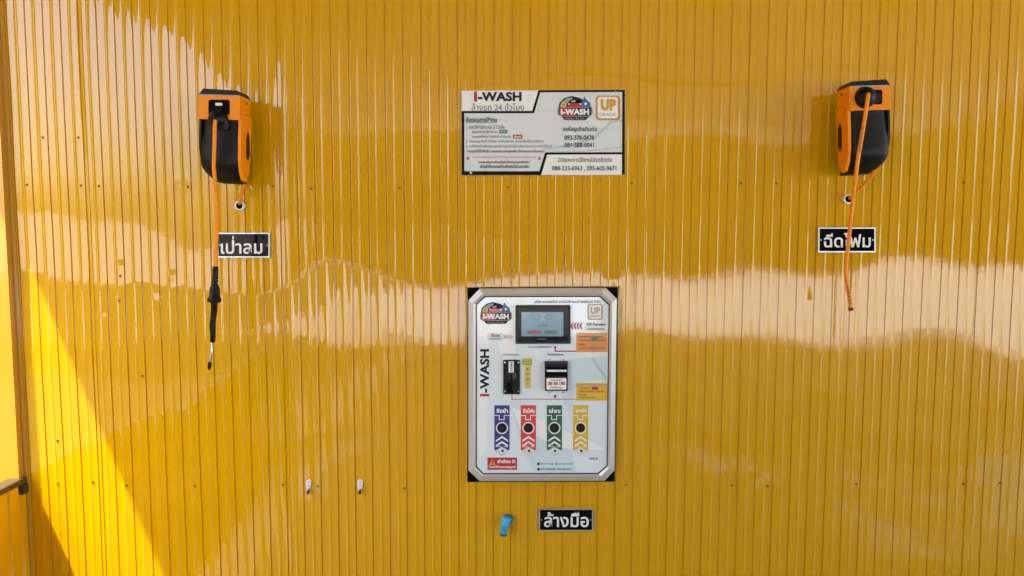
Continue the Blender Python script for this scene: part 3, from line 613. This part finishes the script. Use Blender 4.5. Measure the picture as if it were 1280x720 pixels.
def spiral(path, r, wr, turns, m, par, name='braid'):
    pts = []; n = len(path)
    for i in range(n*4):
        s = i/(n*4-1)*(n-1); a_ = int(min(s, n-2)); p = path[a_].lerp(path[a_+1], s-a_); t_ = (path[a_+1]-path[a_]).normalized()
        u = t_.cross(Vector((0, -1, 0))).normalized(); v = t_.cross(u); an = 2*math.pi*turns*i/(n*4)
        pts.append(p+u*r*math.cos(an)+v*r*math.sin(an))
    return tube(name, pts, wr, m, par, n=5)
spiral(sp[20:], .0050, .0016, 9, 'gold_edge', sh)
# right reel
rr = hose_reel(-1, 'orange and black hose reel on the right with bare orange hose hanging down', (1061, 100.5, 1112.5, 216.5, -.03), None, (1083.5, 121, 13), (1086, 112, 1103, 130.5))
plate('stopper_rim', circ(1095.5, 122, 6.8, 16), .172, .160, 'black', rr, bevel=.003, smooth=True)
hp = curve([W(1085.5, 116.5, .200), W(1084.3, 126, .204), W(1079, 160, .192), W(1073, 195, .188), W(1069.5, 222, .185), W(1066, 250, .182), W(1062.5, 285, .18), W(1060, 310, .178), W(1057.3, 332, .176), W(1058.3, 352, .175), W(1061.5, 370, .174), W(1063.7, 386, .174)], 8)
hs = tube('hose', hp, .0060, 'hose', rr)
for yy in (0,): text('AIR / WATER HOSE 20 BAR', ((1080.2, 158), (1075.6, 190), (1073.4, 190), (1077.8, 158)), .2010, 'ink_brown', hs, .02)
for q in range(6): tube('scuff_mark', [W(1058.7+q*.75+.8, 357+q*4.2, .1808), W(1059.2+q*.75+.8, 358.6+q*4.2, .1808)], .0022, 'ink_brown', hs, n=6)
tube('hose_end', [W(1063.2, 384.5, .174), W(1064, 388, .174)], .0078, 'steel_dark', hs)
sp = curve([W(1093, 205, .10), W(1090, 219, .08), W(1080, 230, .065), W(1070, 240, .045), W(1063.5, 246.5, .02), W(1060.5, 248.5, -.01)], 8)
sh = tube('supply_hose', sp, .0052, 'hose', rr)

# white pipe sleeves in the wall where the supply hoses come out
def sleeve(px, py, label):
    c = W(px, py, .012); t = thing('pipe_sleeve', label, 'pipe', (c.x, 0, c.z), 'white pipe sleeves')
    R, r_ = .0162, .0115; n = 24; vs, fs = [], []
    for rad_, dd in ((R, -.004), (R, .012), (r_, .0125), (r_, -.004)):
        for k in range(n): a_ = 2*math.pi*k/n; vs.append(Vector((c.x+rad_*math.cos(a_), -dd, c.z+rad_*math.sin(a_))))
    for i in range(3):
        for k in range(n): fs.append((i*n+k, i*n+(k+1) % n, (i+1)*n+(k+1) % n, (i+1)*n+k))
    obj('collar', vs, fs, 'white', t)
    vs = [Vector((c.x+.0118*math.cos(2*math.pi*k/n), -.0088, c.z+.0118*math.sin(2*math.pi*k/n))) for k in range(n)]
    obj('bore', vs, [tuple(range(n))], 'hole', t)
sleeve(299, 257, 'white pipe sleeve in the wall just below the left hose reel'); sleeve(1061, 248.8, 'white pipe sleeve in the wall just below the right hose reel')

# ------------------------------------------------------------------ hooks, tap spout
def hook(px, py, label):
    c = W(px, py, .003); t = thing('wall_hook', label, 'hook', (c.x, 0, c.z), 'white wall hooks')
    plate('base', [(px-2.2, py+6), (px+1.2, py+8), (px+3.2, py-2), (px+3.4, py-6), (px+1.8, py-8.5), (px-1.8, py-8.5), (px-3.4, py-6), (px-3.2, py-1)], .007, .0005, 'white', t, bevel=.0012, smooth=True)
    for q in (-5.2, -.6): plate('screw_head', circ(px+.2, py+q, 1.2, 10), .0095, .007, 'alu', t)
    tube('hook_arm', curve([W(px+.3, py+3, .006), W(px+.4, py+6.5, .012), W(px-.3, py+8.6, .018), W(px-1, py+8, .026), W(px-1.2, py+6, .029)], 5), .0032, 'steel_dark', t, n=8)
hook(385.5, 608, 'white wall hook on the lower wall, left of the two'); hook(450, 608.3, 'white wall hook on the lower wall, right of the two')
c = W(632, 650, 0); tp = thing('water_spout', 'bright blue plastic elbow spout sticking out below the payment machine', 'spout', (c.x, 0, c.z))
_p = [W(633.2, 646.6, .030), W(632.9, 647.4, .031), W(632.2, 650, .033), W(631, 656, .036), W(630.6, 658, .037), W(630.5, 658.4, .037), W(629.7, 664.5, .039), W(629.3, 667.5, .040)]
tube('elbow', _p, .0125, 'blue_pvc', tp, n=24, taper=[.0105, .0138, .0150, .0148, .0146, .0128, .0122, .0118])
tube('inlet', [W(633.6, 650, -.004), W(633.4, 650, .034)], .0125, 'blue_pvc', tp, n=20)
tube('outlet_ring', [W(629.35, 666.3, .0395), W(629.1, 669.4, .0402)], .0124, 'blue_dark', tp, n=24)
tube('wall_socket', [W(634.5, 649.5, .001), W(634.5, 649.5, .020)], .0185, 'blue_dark', tp, n=20)
